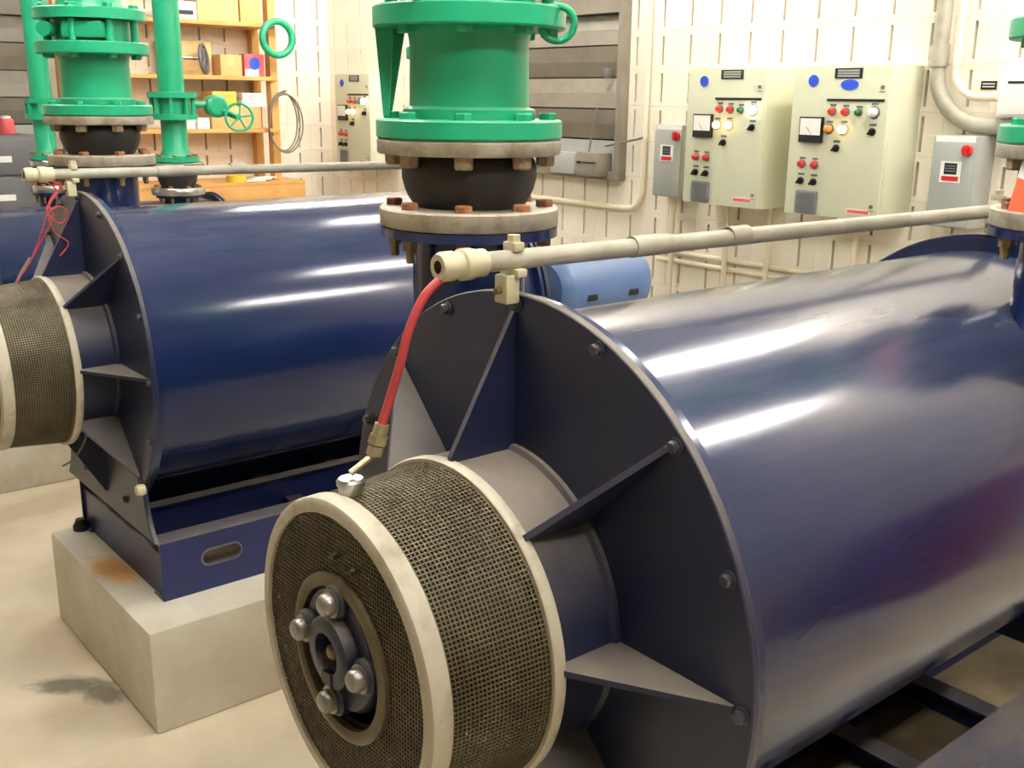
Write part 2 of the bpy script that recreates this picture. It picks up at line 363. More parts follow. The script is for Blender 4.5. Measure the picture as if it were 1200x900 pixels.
# ------------------------------------------------------------------ blower
hexme = MB().lathe([(0, .0001), (0, .0145), (-.003, .0145), (-.003, .0105), (-.010, .0105), (-.013, .008), (-.013, .0001)], (0, 0, 0), 'X', 12).mesh('bolt', 'darksteel', 30)
def plate_outline(RP=RP):
    pts = []
    a0 = -46
    for i in range(73):
        a = R_(a0+(180-2*a0)*i/72); pts.append((-RP*math.cos(a), RP*math.sin(a)))
    # skirt on the far side then near side
    hw = RP*math.cos(R_(a0)); zb = RP*math.sin(R_(a0)); zf = .222-H
    L = [(hw+ (.46-hw)*(t**2.4), zb+(zf-zb)*t) for t in [i/8 for i in range(1, 9)]]
    return pts+L+[(-a, b) for a, b in L[::-1]]
def make_blower():
    t = thing('air_blower', '', 'blower', (0, 0, PADZ), 'navy blue air blowers')
    # casing with its seams
    c = MB().lathe([(.02, .35), (.02, RP-.006), (.038, RP-.006), (.038, RC), (LEN-.038, RC), (LEN-.038, .535), (LEN-.02, .535), (LEN-.02, .35)], (0, 0, H), 'X', 128)
    c.build('casing', 'navy', t, 35)
    out = plate_outline()
    e = MB().prism(out, (0, 0, H), (0, 1, 0), (0, 0, 1), (.018, 0, 0)).build('end_plate', 'navy_flat', t, 35)
    bv = e.modifiers.new('bevel', 'BEVEL'); bv.width = .003; bv.segments = 2; bv.limit_method = 'ANGLE'; bv.angle_limit = R_(50)
    e2 = MB().prism(plate_outline(.545), (LEN-.018, 0, H), (0, 1, 0), (0, 0, 1), (.018, 0, 0)).build('end_plate', 'navy_flat', t, 35)
    b2 = e2.modifiers.new('bevel', 'BEVEL'); b2.width = .003; b2.segments = 2; b2.limit_method = 'ANGLE'; b2.angle_limit = R_(50)
    # hubs
    MB().lathe([(0, .286), (-.01, .286), (-.016, .278), (-.15, .278), (-.15, .1)], (0, 0, H), 'X', 72).build('intake_neck', 'navy_flat', t)
    MB().lathe([(0, .22), (.1, .2), (.16, .14), (.16, .05), (.2, .05), (.2, .0001)], (LEN, 0, H), 'X', 48).build('bearing_hub', 'navy_flat', t)
    g = MB().prism([(-.142, .262), (-.142, .288), (-.006, .528), (0, .528), (0, .262)], (0, 0, 0), (1, 0, 0), (0, 0, 1), (0, .011, 0)).mesh('gusset', 'navy_flat', 0)
    g2 = MB().prism([(0, .15), (.12, .15), (.12, .19), (.006, .5), (0, .5)], (0, 0, 0), (1, 0, 0), (0, 0, 1), (0, .011, 0)).mesh('gusset', 'navy_flat', 0)
    for k in range(8):
        obj('gusset', g, t, (0, 0, H), (R_(45*k), 0, 0))
        obj('gusset', g2, t, (LEN, 0, H), (R_(45*k), 0, 0))
    for k in range(16):
        a = R_(22.5*k)
        if H+.542*math.sin(a) < .28: continue
        obj('bolt', hexme, t, (0, -.542*math.cos(a), H+.542*math.sin(a)))
        obj('bolt', hexme, t, (LEN, -.52*math.cos(a), H+.52*math.sin(a)), (0, 0, math.pi))
    for q_ in (-1, 1):
        MB().lathe([(0, .0001), (0, .018), (-.016, .021), (-.028, .017), (-.033, .0001)], (0, q_*.408, .41), 'X', 20).build('plug', 'beige', t)
    # base frame: two channels with lifting slots, cross members
    bf = MB()
    bf.bb((.02, -.449, .206), (2.98, -.36, .214)).bb((.02, -.449, 0), (2.98, -.36, .008))
    bf.bb((.02, .40, .206), (2.98, .311, .214)).bb((.02, .40, 0), (2.98, .311, .008)).bb((.02, .392, 0), (2.98, .40, .214))
    x0, x1 = .045, .435; zc, hx, hr = .122, .045, .027
    xc = .24
    ring = []; outer = []
    for i in range(40):
        a = 2*math.pi*i/40; c_, s_ = math.cos(a), math.sin(a)
        ring.append((xc+(hx if c_ > 0 else -hx)+hr*c_, zc+hr*s_))
        dx, dz = ring[-1][0]-xc, ring[-1][1]-zc
        k = min(((x1-xc)/dx if dx > 1e-6 else (x0-xc)/dx if dx < -1e-6 else 1e9), ((.206-zc)/dz if dz > 1e-6 else (.008-zc)/dz if dz < -1e-6 else 1e9))
        outer.append((xc+dx*k, zc+dz*k))
    for yy in (-.449, -.441):
        V = [(a, yy, b) for a, b in ring]+[(a, yy, b) for a, b in outer]
        bf.add(V, [(i, (i+1) % 40, 40+(i+1) % 40, 40+i) for i in range(40)])
    V = [(a, -.449, b) for a, b in ring]+[(a, -.441, b) for a, b in ring]
    bf.add(V, [(i, (i+1) % 40, 40+(i+1) % 40, 40+i) for i in range(40)])
    for (cx, cz) in ((x0, .008), (x0, .206), (x1, .008), (x1, .206)):   # corners the fan leaves open
        near = min(outer, key=lambda q: abs(q[0]-cx)*1.0+abs(q[1]-cz)*1.0)
        A_ = [q for q in outer if abs(q[0]-cx) < 1e-4]; B_ = [q for q in outer if abs(q[1]-cz) < 1e-4]
        a_ = min(A_, key=lambda q: abs(q[1]-cz)); b_ = min(B_, key=lambda q: abs(q[0]-cx))
        for yy in (-.449, -.441): bf.add([(cx, yy, cz), (a_[0], yy, a_[1]), (b_[0], yy, b_[1])], [(0, 1, 2)])
    bf.bb((.02, -.449, .008), (x0, -.441, .206)).bb((x1, -.449, .008), (2.98, -.441, .206))
    bfo = bf.build('base_frame', 'navy_base', t, 0)
    MB().lathe([(0, 1), (0, 1.16), (-.004, 1.16), (-.004, 1)], (0, 0, 0), 'X', 8).bm.free()
    rim = MB(); rr = [(xc+(hx if math.cos(2*math.pi*i/40) > 0 else -hx)+(hr+.006)*math.cos(2*math.pi*i/40), zc+(hr+.006)*math.sin(2*math.pi*i/40)) for i in range(40)]
    V = [(a, -.4515, b) for a, b in ring]+[(a, -.4515, b) for a, b in rr]+[(a, -.449, b) for a, b in rr]+[(a, -.435, b) for a, b in ring]
    rim.add(V, [(i, (i+1) % 40, 40+(i+1) % 40, 40+i) for i in range(40)]+[(40+i, 40+(i+1) % 40, 80+(i+1) % 40, 80+i) for i in range(40)]+[(i, (i+1) % 40, 120+(i+1) % 40, 120+i) for i in range(40)])
    rim.build('lifting_slot_rim', 'darkgrey', bfo)
    for x in (.75, 1.1, 1.5, 2.2, 2.94):
        MB().bb((x-.035, -.441, .075), (x+.035, .392, .085)).bb((x-.005, -.441, .01), (x+.005, .392, .075)).build('cross_member', 'navy_base', bfo, 0)
    MB().bb((.05, -.436, .0), (2.93, .388, .006)).build('drip_pan', 'pan', bfo, 0)  # added sheet, coloured dark for the shade on the plinth inside the frame
    MB().bb((.03, -.441, .0), (.042, .392, .165)).build('end_channel', 'navy_base', bfo, 0)
    MB().bb((.06, -.03, .172), (2.95, .03, .182)).bb((.06, -.006, .0), (2.95, .006, .172)).build('keel_beam', 'navy_base', bfo, 0)
    MB().lathe([(0, .03), (.02, .03), (.035, .02), (.045, .018), (.045, .0001)], (.0, .37, 0), 'Z', 20).build('anchor_foot', 'rubber', bfo)
    # intake filter drum: bands, wire screens, filter media
    DZ = H-.016
    f = MB().lathe([(-.355, .12), (-.355, .243), (-.16, .262), (-.15, .262), (-.15, .12)], (0, 0, DZ), 'X', 72).build('intake_filter', 'media', t)
    x0, x1 = -.374, -.130
    MB().lathe([(x0-.003, .25), (x0-.003, .268), (x0, .2735), (x0+.004, .275), (x0+.032, .276), (x0+.036, .273), (x0+.036, .262), (x0+.006, .26), (x0+.006, .25)], (0, 0, DZ), 'X', 128, closed=True).build('band', 'ring', f)
    MB().lathe([(x1-.024, .27), (x1-.024, .294), (x1-.02, .297), (x1-.004, .297), (x1, .294), (x1, .265)], (0, 0, DZ), 'X', 128, closed=True).build('band', 'ring', f)
    MB().lathe([(x0-.004, .124), (x0-.008, .130), (x0-.008, .141), (x0-.004, .147), (x0+.006, .148), (x0+.006, .123)], (0, 0, DZ), 'X', 72, closed=True).build('hole_rim', 'mesh', f)
    wm = MB(); nw = 220; hw = .0011
    def rad(x): return .2675+(x-x0)/(x1-x0)*.021
    xa, xb = x0+.034, x1-.022
    for k in range(nw):
        a = 2*math.pi*k/nw; da = hw/.27
        V = []
        for x in (xa, xb):
            for (dr, s) in ((-.0011, -1), (-.0011, 1), (.0011, 1), (.0011, -1)):
                r_ = rad(x)+dr; V.append((x, r_*math.cos(a+s*da), DZ+r_*math.sin(a+s*da)))
        wm.add(V, [(0, 1, 5, 4), (1, 2, 6, 5), (2, 3, 7, 6), (3, 0, 4, 7)])
    nr = 25
    for k in range(nr):
        x = xa+(xb-xa)*(k+.5)/nr; r_ = rad(x)
        wm.lathe([(x-.0011, r_-.0011), (x-.0011, r_+.0014), (x+.0011, r_+.0014), (x+.0011, r_-.0011)], (0, 0, DZ), 'X', 110, closed=True)
    # front screen: a flat annulus of crossed wires
    pitch = .0078; ro, ri = .254, .14
    xs_ = x0+.004
    for ax_ in (0, 1):
        k = -int(ro/pitch)
        while k*pitch < ro:
            q = k*pitch; k += 1
            h = math.sqrt(max(0, ro*ro-q*q)); segs = [(-h, h)]
            if abs(q) < ri: g_ = math.sqrt(ri*ri-q*q); segs = [(-h, -g_), (g_, h)]
            for a, b in segs:
                if b-a < .004: continue
                if ax_ == 0: wm.bb((xs_-.001, q-.001, DZ+a), (xs_+.001, q+.001, DZ+b))
                else: wm.bb((xs_-.001, a, DZ+q-.001), (xs_+.0005, b, DZ+q+.001))
    so = wm.build('wire_screen', 'mesh', f, 0); so['kind'] = 'stuff'
    # bearing housing that sticks out through the hole
    bh = MB().lathe([(-.28, .112), (-.365, .112), (-.376, .104), (-.376, .066), (-.396, .062), (-.40, .055), (-.40, .036), (-.37, .03), (-.37, .0001)], (0, 0, H), 'X', 48).build('bearing_housing', 'navy_flat', t)
    bh2 = MB().lathe([(0, .0001), (0, .024), (-.004, .025), (-.004, .019), (-.016, .019), (-.022, .014), (-.024, .0001)], (0, 0, 0), 'X', 18).mesh('bolt', 'steel', 40)
    for k in range(4):
        a = R_(90*k-4); cy, cz = -.092*math.cos(a), H+.092*math.sin(a)
        MB().lathe([(-.34, .032), (-.383, .031), (-.388, .026), (-.388, .0001)], (0, cy, cz), 'X', 24).build('boss', 'navy_flat', bh)
        obj('bolt', bh2, bh, (-.388, cy, cz))
    MB().lathe([(-.37, .0001), (-.37, .013), (-.39, .013), (-.394, .009), (-.394, .0001)], (0, 0, H), 'X', 20).build('shaft_end', 'brass', bh)
    MB().prism([(-.016, -.03), (.012, -.034), (.016, -.056), (-.018, -.054)], (-.402, 0, H), (0, 1, 0), (0, 0, 1), (.012, 0, 0)).build('keyway', 'black', bh, 0)
    MB().lathe([(0, .0001), (0, .021), (.014, .021), (.014, .024), (.022, .024), (.026, .02), (.026, .0001)], (-.322, .035, DZ+.272), 'Z', 24).build('hose_port', 'zinc', f)
    for (yy, zz) in ((.0, .187), (-.055, .178)):
        MB().lathe([(0, .0001), (0, .007), (-.008, .005), (-.008, .0001)], (x0, yy, DZ+zz), 'X', 10).build('screen_clip', 'black', f)
    # motor
    mo = MB().lathe([(2.14, .0001), (2.14, .12), (2.17, .155), (2.2, .165), (2.64, .165), (2.66, .172), (2.70, .165), (2.72, .13), (2.72, .0001)], (0, 0, H), 'X', 48).bb((2.25, -.12, .214), (2.6, .12, H-.1)).build('motor', 'motor', t)
    for x in (2.3, 2.58): MB().bb((x-.03, -.1671, H-.05), (x+.03, -.155, H-.02)).build('vent', 'black', mo)
    MB().lathe([(LEN+.19, .04), (2.14, .04)], (0, 0, H), 'X', 24).lathe([(1.96, .04), (1.96, .085), (2.08, .085), (2.08, .04)], (0, 0, H), 'X', 32).build('coupling', 'darkgrey', t)
    return t
BIN, BOUT = (.25, .47), (1.355, -.365)
ZB, ZT = 1.785, 1.805                          # blue nozzle flange
hexz = MB().lathe([(0, .0001), (0, .0195), (.012, .0195), (.0145, .017), (.0145, .0001)], (0, 0, 0), 'Z', 6).mesh('bolt', 'rust', 30)
hexg = hexz.copy(); hexg.materials[0] = M['green']
nutb = MB().lathe([(0, .0001), (0, .0165), (-.024, .0165), (-.024, .010), (-.05, .010), (-.052, .0001)], (0, 0, 0), 'Z', 6).mesh('nut', 'brass', 30)
nutr = MB().lathe([(0, .0001), (0, .021), (-.022, .021), (-.026, .018), (-.026, .0001)], (0, 0, 0), 'Z', 6).mesh('nut', 'tannut', 30)
def add_nozzle(t, x, y, r=.125, rfl=.195):
    zf = ZB-PADZ
    n = MB().lathe([(H+.12, r), (zf-.01, r), (zf, rfl), (zf+.02, rfl), (zf+.02, .0001)], (0, 0, 0), 'Z', 64).build('nozzle', 'navy', t, 35, (x, y, 0))
    for k in range(8):
        a = R_(45*k-139+8)
        obj('nut', nutb, n, (.165*math.cos(a), .165*math.sin(a), zf))
    return n
b1 = make_blower(); b1['label'] = 'navy blower with a thick red hose fixed to its mesh intake drum'
add_nozzle(b1, *BIN); add_nozzle(b1, *BOUT)
b2 = copy_tree(b1); b2.location = (0, D2, PADZ); b2['label'] = 'navy blower standing on the rust-stained plinth, between two other blowers'
b3 = copy_tree(b1); b3.location = (.2, D3, PADZ); b3.scale = (.82,)*3; b3['label'] = 'smaller lower navy blower nearest the wooden wall shelves'
n3 = [c for c in b3.children if c.name.startswith('nozzle')]
SMALL = (.70, 5.15)
for c in n3:
    if abs(c.location.x-BIN[0]) < .01: c.location = ((SMALL[0]-.2)/.82, (SMALL[1]-D3)/.82, 0); c.scale = (.62, .62, .965)
    else: c.location = (1.30, -.32, 0); c.scale = (.8, .8, .965)
P3OUT = (.2+1.30*.82, D3-.32*.82)

# ------------------------------------------------------------------ pipe stacks above the nozzles
def joint(x, y, z0, sc, label, zinc=False):
    t = thing('expansion_joint', label, 'expansion joint', (x, y, z0), 'rubber expansion joints')
    g = 'zinc' if zinc else 'galv'
    MB().lathe([(0, .1), (0, .193*sc), (.004, .196*sc), (.036, .196*sc), (.04, .192*sc), (.04, .1)], (0, 0, 0), 'Z', 64, closed=True).build('flange', g, t)
    MB().lathe([(.152, .1), (.152, .196*sc), (.156, .199*sc), (.18, .199*sc), (.183, .195*sc), (.183, .1)], (0, 0, 0), 'Z', 64, closed=True).build('flange', g, t)
    prof = [(.04, .120*sc), (.046, .124*sc), (.06, .133*sc), (.078, .141*sc), (.1, .1465*sc), (.122, .147*sc), (.138, .143*sc), (.148, .136*sc), (.152, .13*sc)]
    MB().lathe(prof, (0, 0, 0), 'Z', 64).build('rubber_bellows', 'rubber', t)
    for k in range(8):
        a = R_(45*k-139+8); c, s = .165*sc*math.cos(a), .165*sc*math.sin(a)
        o1 = obj('bolt', hexz, t, (c, s, .04)); o2 = obj('nut', nutr, t, (c, s, .152))
        if zinc:
            for o in (o1, o2): o.scale = (.8, .8, .8)
    return t
def spool(x, y, z0, label, struts=False):
    t = thing('pipe_spool', label, 'pipe', (x, y, z0), 'green flanged pipe spools')
    MB().lathe([(0, .1), (0, .196), (.004, .2), (.036, .2), (.04, .196), (.04, .142), (.06, .142), (.066, .128), (.19, .126), (.215, .13), (.222, .14), (.222, .2), (.226, .203), (.262, .203), (.266, .199), (.266, .1)], (0, 0, 0), 'Z', 72).build('body', 'green', t, 30)
    for k in range(8):
        a = R_(45*k-139+8); c, s = .168*math.cos(a), .168*math.sin(a)
        obj('bolt', hexg, t, (c, s, .04)); obj('bolt', hexg, t, (c, s, .222), (math.pi, 0, 0))
    if struts:
        l = Vector((-.772, .635, 0)); f = Vector((.635, .772, 0))
        for off, nn in ((-.02, .0), (.03, .02)):
            o = l*.175+f*off
            MB().prism([(-.022+nn, .225), (.016+nn, .225), (.004, .045), (-.008, .045)], o, -l, (0, 0, 1), f*.012).build('strut', 'green', t, 0)
        MB().torus(-l*.183+f*-.07+Vector((0, 0, .232)), .034, .0075, (.635, .772, .15)).build('lifting_ring', 'green', t)
    return t
def valve(x, y, z0, label):
    t = thing('butterfly_valve', label, 'valve', (x, y, z0), 'green butterfly valves')
    MB().lathe([(0, .1), (0, .14), (.075, .14), (.075, .1)], (0, 0, 0), 'Z', 64, closed=True).build('body', 'green', t)
    for k in range(8):
        a = R_(45*k-139+8); c, s = .165*math.cos(a), .165*math.sin(a)
        MB().cyl((c, s, 0), (c, s, .075), .014, 12).build('stud', 'green', t)
    l = Vector((-.772, .635, 0)); f = Vector((.635, .772, 0))
    MB().box(l*-.03-f*.145+Vector((0, 0, .037)), (.15, .06, .06), .012, rz=math.atan2(-.772, .635)*0+R_(-39.4)).build('gearbox', 'green', t)
    MB().cyl(l*.1-f*.13+Vector((0, 0, .037)), l*.1-f*.19+Vector((0, 0, .037)), .026, 20).build('stem_boss', 'green', t)
    return t
def riser(x, y, z0, label, r=.118):
    t = thing('riser_pipe', label, 'pipe', (x, y, z0), 'green pipes rising to the ceiling')
    MB().lathe([(0, .06), (0, .2), (.036, .2), (.04, .196), (.04, r+.01), (.06, r), (ZC-z0, r)], (0, 0, 0), 'Z', 64).build('body', 'green', t, 30)
    for k in range(8):
        a = R_(45*k-139+8); obj('bolt', hexg, t, (.168*math.cos(a), .168*math.sin(a), .04))
    return t
def stack(x, y, who, struts=False):
    joint(x, y, ZT+.002, 1, 'black rubber expansion joint with rusty bolts on '+who)
    spool(x, y, ZT+.186, 'bright green flanged spool above '+who, struts)
    valve(x, y, ZT+.454, 'round green wafer valve clamped over '+who)
    riser(x, y, ZT+.531, 'wide green riser pipe going up from '+who)
stack(BIN[0], BIN[1], 'the red-hosed blower\'s front nozzle', True)
stack(BIN[0], D2+BIN[1], 'the rust-stained plinth blower\'s front nozzle')
stack(BOUT[0], BOUT[1], 'the red-hosed blower\'s motor-side nozzle')
stack(BOUT[0], D2+BOUT[1], 'the rust-stained plinth blower\'s motor-side nozzle')

# orange and white banded sheet wrapped round part of one joint
o = thing('warning_sheet', 'orange vinyl sheet with a white stripe wrapped round a black rubber joint', 'warning sheet', (BOUT[0], BOUT[1], ZT+.06))
def strip(name, z0, z1, mt, n=24):
    q = MB(); a0, a1 = R_(150), R_(245); V = []; F = []
    for i in range(n+1):
        u = i/n; a = a0+(a1-a0)*u; sl = -.055*u
        for (zz) in (z0, z1):
            z_ = min(.09, max(-.018, zz+sl)); r = .168+.02*(1-(z_+.018)/.108)
            V += [(r*math.cos(a), r*math.sin(a), z_), ((r+.003)*math.cos(a), (r+.003)*math.sin(a), z_)]
    for i in range(n):
        b = 4*i; F += [(b+1, b+5, b+7, b+3), (b, b+2, b+6, b+4), (b, b+4, b+5, b+1), (b+2, b+3, b+7, b+6)]
    q.add(V, F); return q.build(name, mt, o, 0)
strip('orange_panel', -.018, .055, 'orange'); strip('white_stripe', .055, .092, 'white'); strip('orange_panel', .092, .15, 'orange')

# smaller stacks on the smaller blower
zf3 = PADZ+(ZT-PADZ)*.82*.965
def small_stack(x, y, z0, r, fr, zv, hv, label_j, label_p, wheel):
    t = joint(x, y, z0, fr/.196, label_j, True)
    z1 = z0+.187
    s = thing('pipe_spool', label_p, 'pipe', (x, y, z1), 'green flanged pipe spools')
    MB().lathe([(0, r*.7), (0, fr*.86), (.028, fr*.86), (.03, r*1.25), (.07, r), (zv-z1-.002, r), (zv-z1-.002, r*.7)], (0, 0, 0), 'Z', 40).build('body', 'green', s, 30)
    for k in range(8):
        a = R_(45*k+20); b = obj('bolt', hexz, s, (fr*.72*math.cos(a), fr*.72*math.sin(a), .028)); b.scale = (.8,)*3
    v = thing('butterfly_valve', ('green gear-operated valve with a spoked handwheel' if wheel else 'narrow green lug valve beside the thicker green riser'), 'valve', (x, y, zv), 'green butterfly valves')
    MB().lathe([(0, r*.8), (0, fr*.9), (.03, fr*.9), (.03, r*1.25), (hv-.03, r*1.25), (hv-.03, fr*.9), (hv, fr*.9), (hv, r*.8)], (0, 0, 0), 'Z', 40).build('body', 'green', v, 30)
    for k in range(8):
        a = R_(45*k+20); MB().cyl((fr*.75*math.cos(a), fr*.75*math.sin(a), .03), (fr*.75*math.cos(a), fr*.75*math.sin(a), hv-.03), .014, 8).build('stud', 'green', v)
    if wheel:
        MB().cyl((fr*.8, -.02, hv*.55), (.21, -.02, hv*.55), .02, 12).build('stem', 'green', v)
        g = MB().lathe([(-.05, .0001), (-.05, .05), (-.035, .065), (.03, .065), (.05, .045), (.05, .0001)], (.25, -.02, hv*.5), '-Y', 24).build('gearbox', 'green', v)
        cw = Vector((.33, -.16, hv*.1)); MB().cyl((.28, -.06, hv*.3), cw, .018, 12).build('shaft', 'green', v)
        nrm = Vector((-.25, -1, .1)).normalized(); hw_ = MB().torus(cw, .078, .008, nrm, 32, 8)
        a_ = nrm.orthogonal().normalized(); b_ = nrm.cross(a_)
        hw_.build('handwheel', 'green', v)
        for k in range(5):
            t_ = 2*math.pi*k/5; MB().cyl(cw, cw+.078*(math.cos(t_)*a_+math.sin(t_)*b_), .006, 8).build('spoke', 'green', v)
    p = thing('riser_pipe', ('green riser pipe above the handwheel valve' if wheel else 'thin green riser pipe beside the narrow lug valve'), 'pipe', (x, y, zv+hv), 'green pipes rising to the ceiling')
    MB().lathe([(.001, r), (ZC-zv-hv, r)], (0, 0, 0), 'Z', 40).build('body', 'green', p)
small_stack(P3OUT[0], P3OUT[1], zf3+.002, .072, .15, 1.93, .15, 'rubber expansion joint with bright zinc flanges under the handwheel valve', 'green spool with white stencil mark under the handwheel valve', True)
small_stack(SMALL[0], SMALL[1], zf3+.002, .058, .105, 1.92, .12, 'small rubber joint with bright bolts under the narrow valve', 'thin green spool under the narrow lug valve', False)

# ------------------------------------------------------------------ conduits and hoses on the blowers
def top_conduit(dx, y, z, sc, label, grp='conduits along the blower tops'):
    t = thing('conduit', label, 'conduit', (dx, y, z), grp)
    MB().cyl((-.12, 0, 0), (1.74, .0, -.014), .0175, 20).build('pipe', 'conduit', t)
    MB().lathe([(-.168, .011), (-.168, .021), (-.160, .025), (-.14, .025), (-.138, .022), (-.125, .022), (-.122, .027), (-.105, .027), (-.09, .0235), (-.075, .0235), (-.075, .0175)], (0, 0, 0), 'X', 24).build('end_connector', 'beige', t, 30)
    for a, b in ((.28, .38), (.56, .62)):
        MB().lathe([(a, .0175), (a, .0205), (b, .0205), (b, .0175)], (0, 0, -.002), 'X', 24).build('coupling', 'conduit', t)
    for x in (.012, 1.712):
        c = MB().box((x-.034, 0, -.05), (.03, .034, .05), .004).build('clamp', 'beige', t)
        MB().box((x-.02, 0, -.022), (.022, .05, .014), .003).build('saddle', 'beige', c)
        MB().box((x-.02, 0, .022), (.022, .034, .016), .003).build('strap', 'beige', c)
        MB().cyl((x-.06, 0, -.052), (x-.048, 0, -.052), .007, 8).build('screw', 'brass', c)
        MB().cyl((x-.02, 0, .03), (x-.02, 0, .042), .012, 6).build('nut', 'beige', c)
    return t
top_conduit(0, 0, 1.808, 1, 'grey conduit along the blower top ending beside the thick red hose')
top_conduit(0, D2, 1.808, 1, 'grey conduit along the blower top ending in loose thin red wires')
hose = thing('red_hose', 'thick red hose curving down to the mesh intake drum', 'hose', (-.168, 0, 1.80))
def bez(pts, n=10):
    pts = [Vector(p) for p in pts]; out = []
    for i in range(len(pts)-1):
        p0 = pts[max(0, i-1)]; p1 = pts[i]; p2 = pts[i+1]; p3 = pts[min(len(pts)-1, i+2)]
        for k in range(n):
            t = k/n; out.append(.5*((2*p1)+(-p0+p2)*t+(2*p0-5*p1+4*p2-p3)*t*t+(-p0+3*p1-3*p2+p3)*t**3))
    out.append(pts[-1]); return out
hp = [Vector((-.15, 0, 1.808)), at(518, 325, 1, .0), at(497, 348, 1, .005), at(480, 385, 1, .01), at(468, 430, 1, .015), at(456, 470, 1, .025), at(446, 502, 1, .03)]
hl = Vector((-.168, 0, 1.80))
MB().tube([p-hl for p in bez(hp)], .0078, 14).build('tube', 'red_hose', hose)
fa, fb = at(447, 500, 1, .03)-hl, at(438, 533, 1, .034)-hl
fc = Vector((-.322, .035, AX+.29))-hl
q = MB(); dd = fb-fa
q.cyl(fa-dd*.1, fa+dd*.3, .0125, 12).cyl(fa+dd*.3, fa+dd*.62, .0165, 6).cyl(fa+dd*.66, fa+dd, .0145, 6).build('fitting', 'fitting', hose, 30)
MB().cyl(fb, fc, .006, 10).build('tail', 'fitting', hose)
wires = thing('red_wires', 'tangle of thin red wires hanging from a conduit end', 'wires', (-.168, D2, 1.80))
wl = Vector((-.168, D2, 1.80))
def wpt(pl, Y=D2-.01): return [Vector((-.15, D2, 1.806))-wl]+[at(x, y, 1, Y)-wl for x, y in pl]
for pl in ([(70, 218), (58, 240), (62, 255), (50, 280), (36, 305), (20, 330)], [(66, 222), (54, 246), (70, 262), (80, 250), (70, 242), (56, 250), (48, 275), (34, 310)], [(72, 216), (60, 232), (56, 250), (64, 272), (80, 285), (70, 300)]):
    MB().tube(bez(wpt(pl), 6), .0028, 6).build('wire', 'red_hose', wires)
MB().tube(bez([at(36, 302, 1, D2)-wl, at(26, 318, 1, D2)-wl, at(18, 335, 1, D2)-wl], 5), .006, 8).build('tail', 'cable', wires)
dw = at(62, 508, 1, D2-.25)
cb = MB().tube(bez([at(104, 498, 1, D2-.12)-dw, at(98, 520, 1, D2-.1)-dw, at(86, 538, 1, D2-.08)-dw, at(74, 546, 1, D2-.05)-dw], 6), .004, 6).build('drain_hose', 'cable', None, 40, dw)
tag(cb, 'thin dark drain hose curving down from the second mesh drum', 'hose')

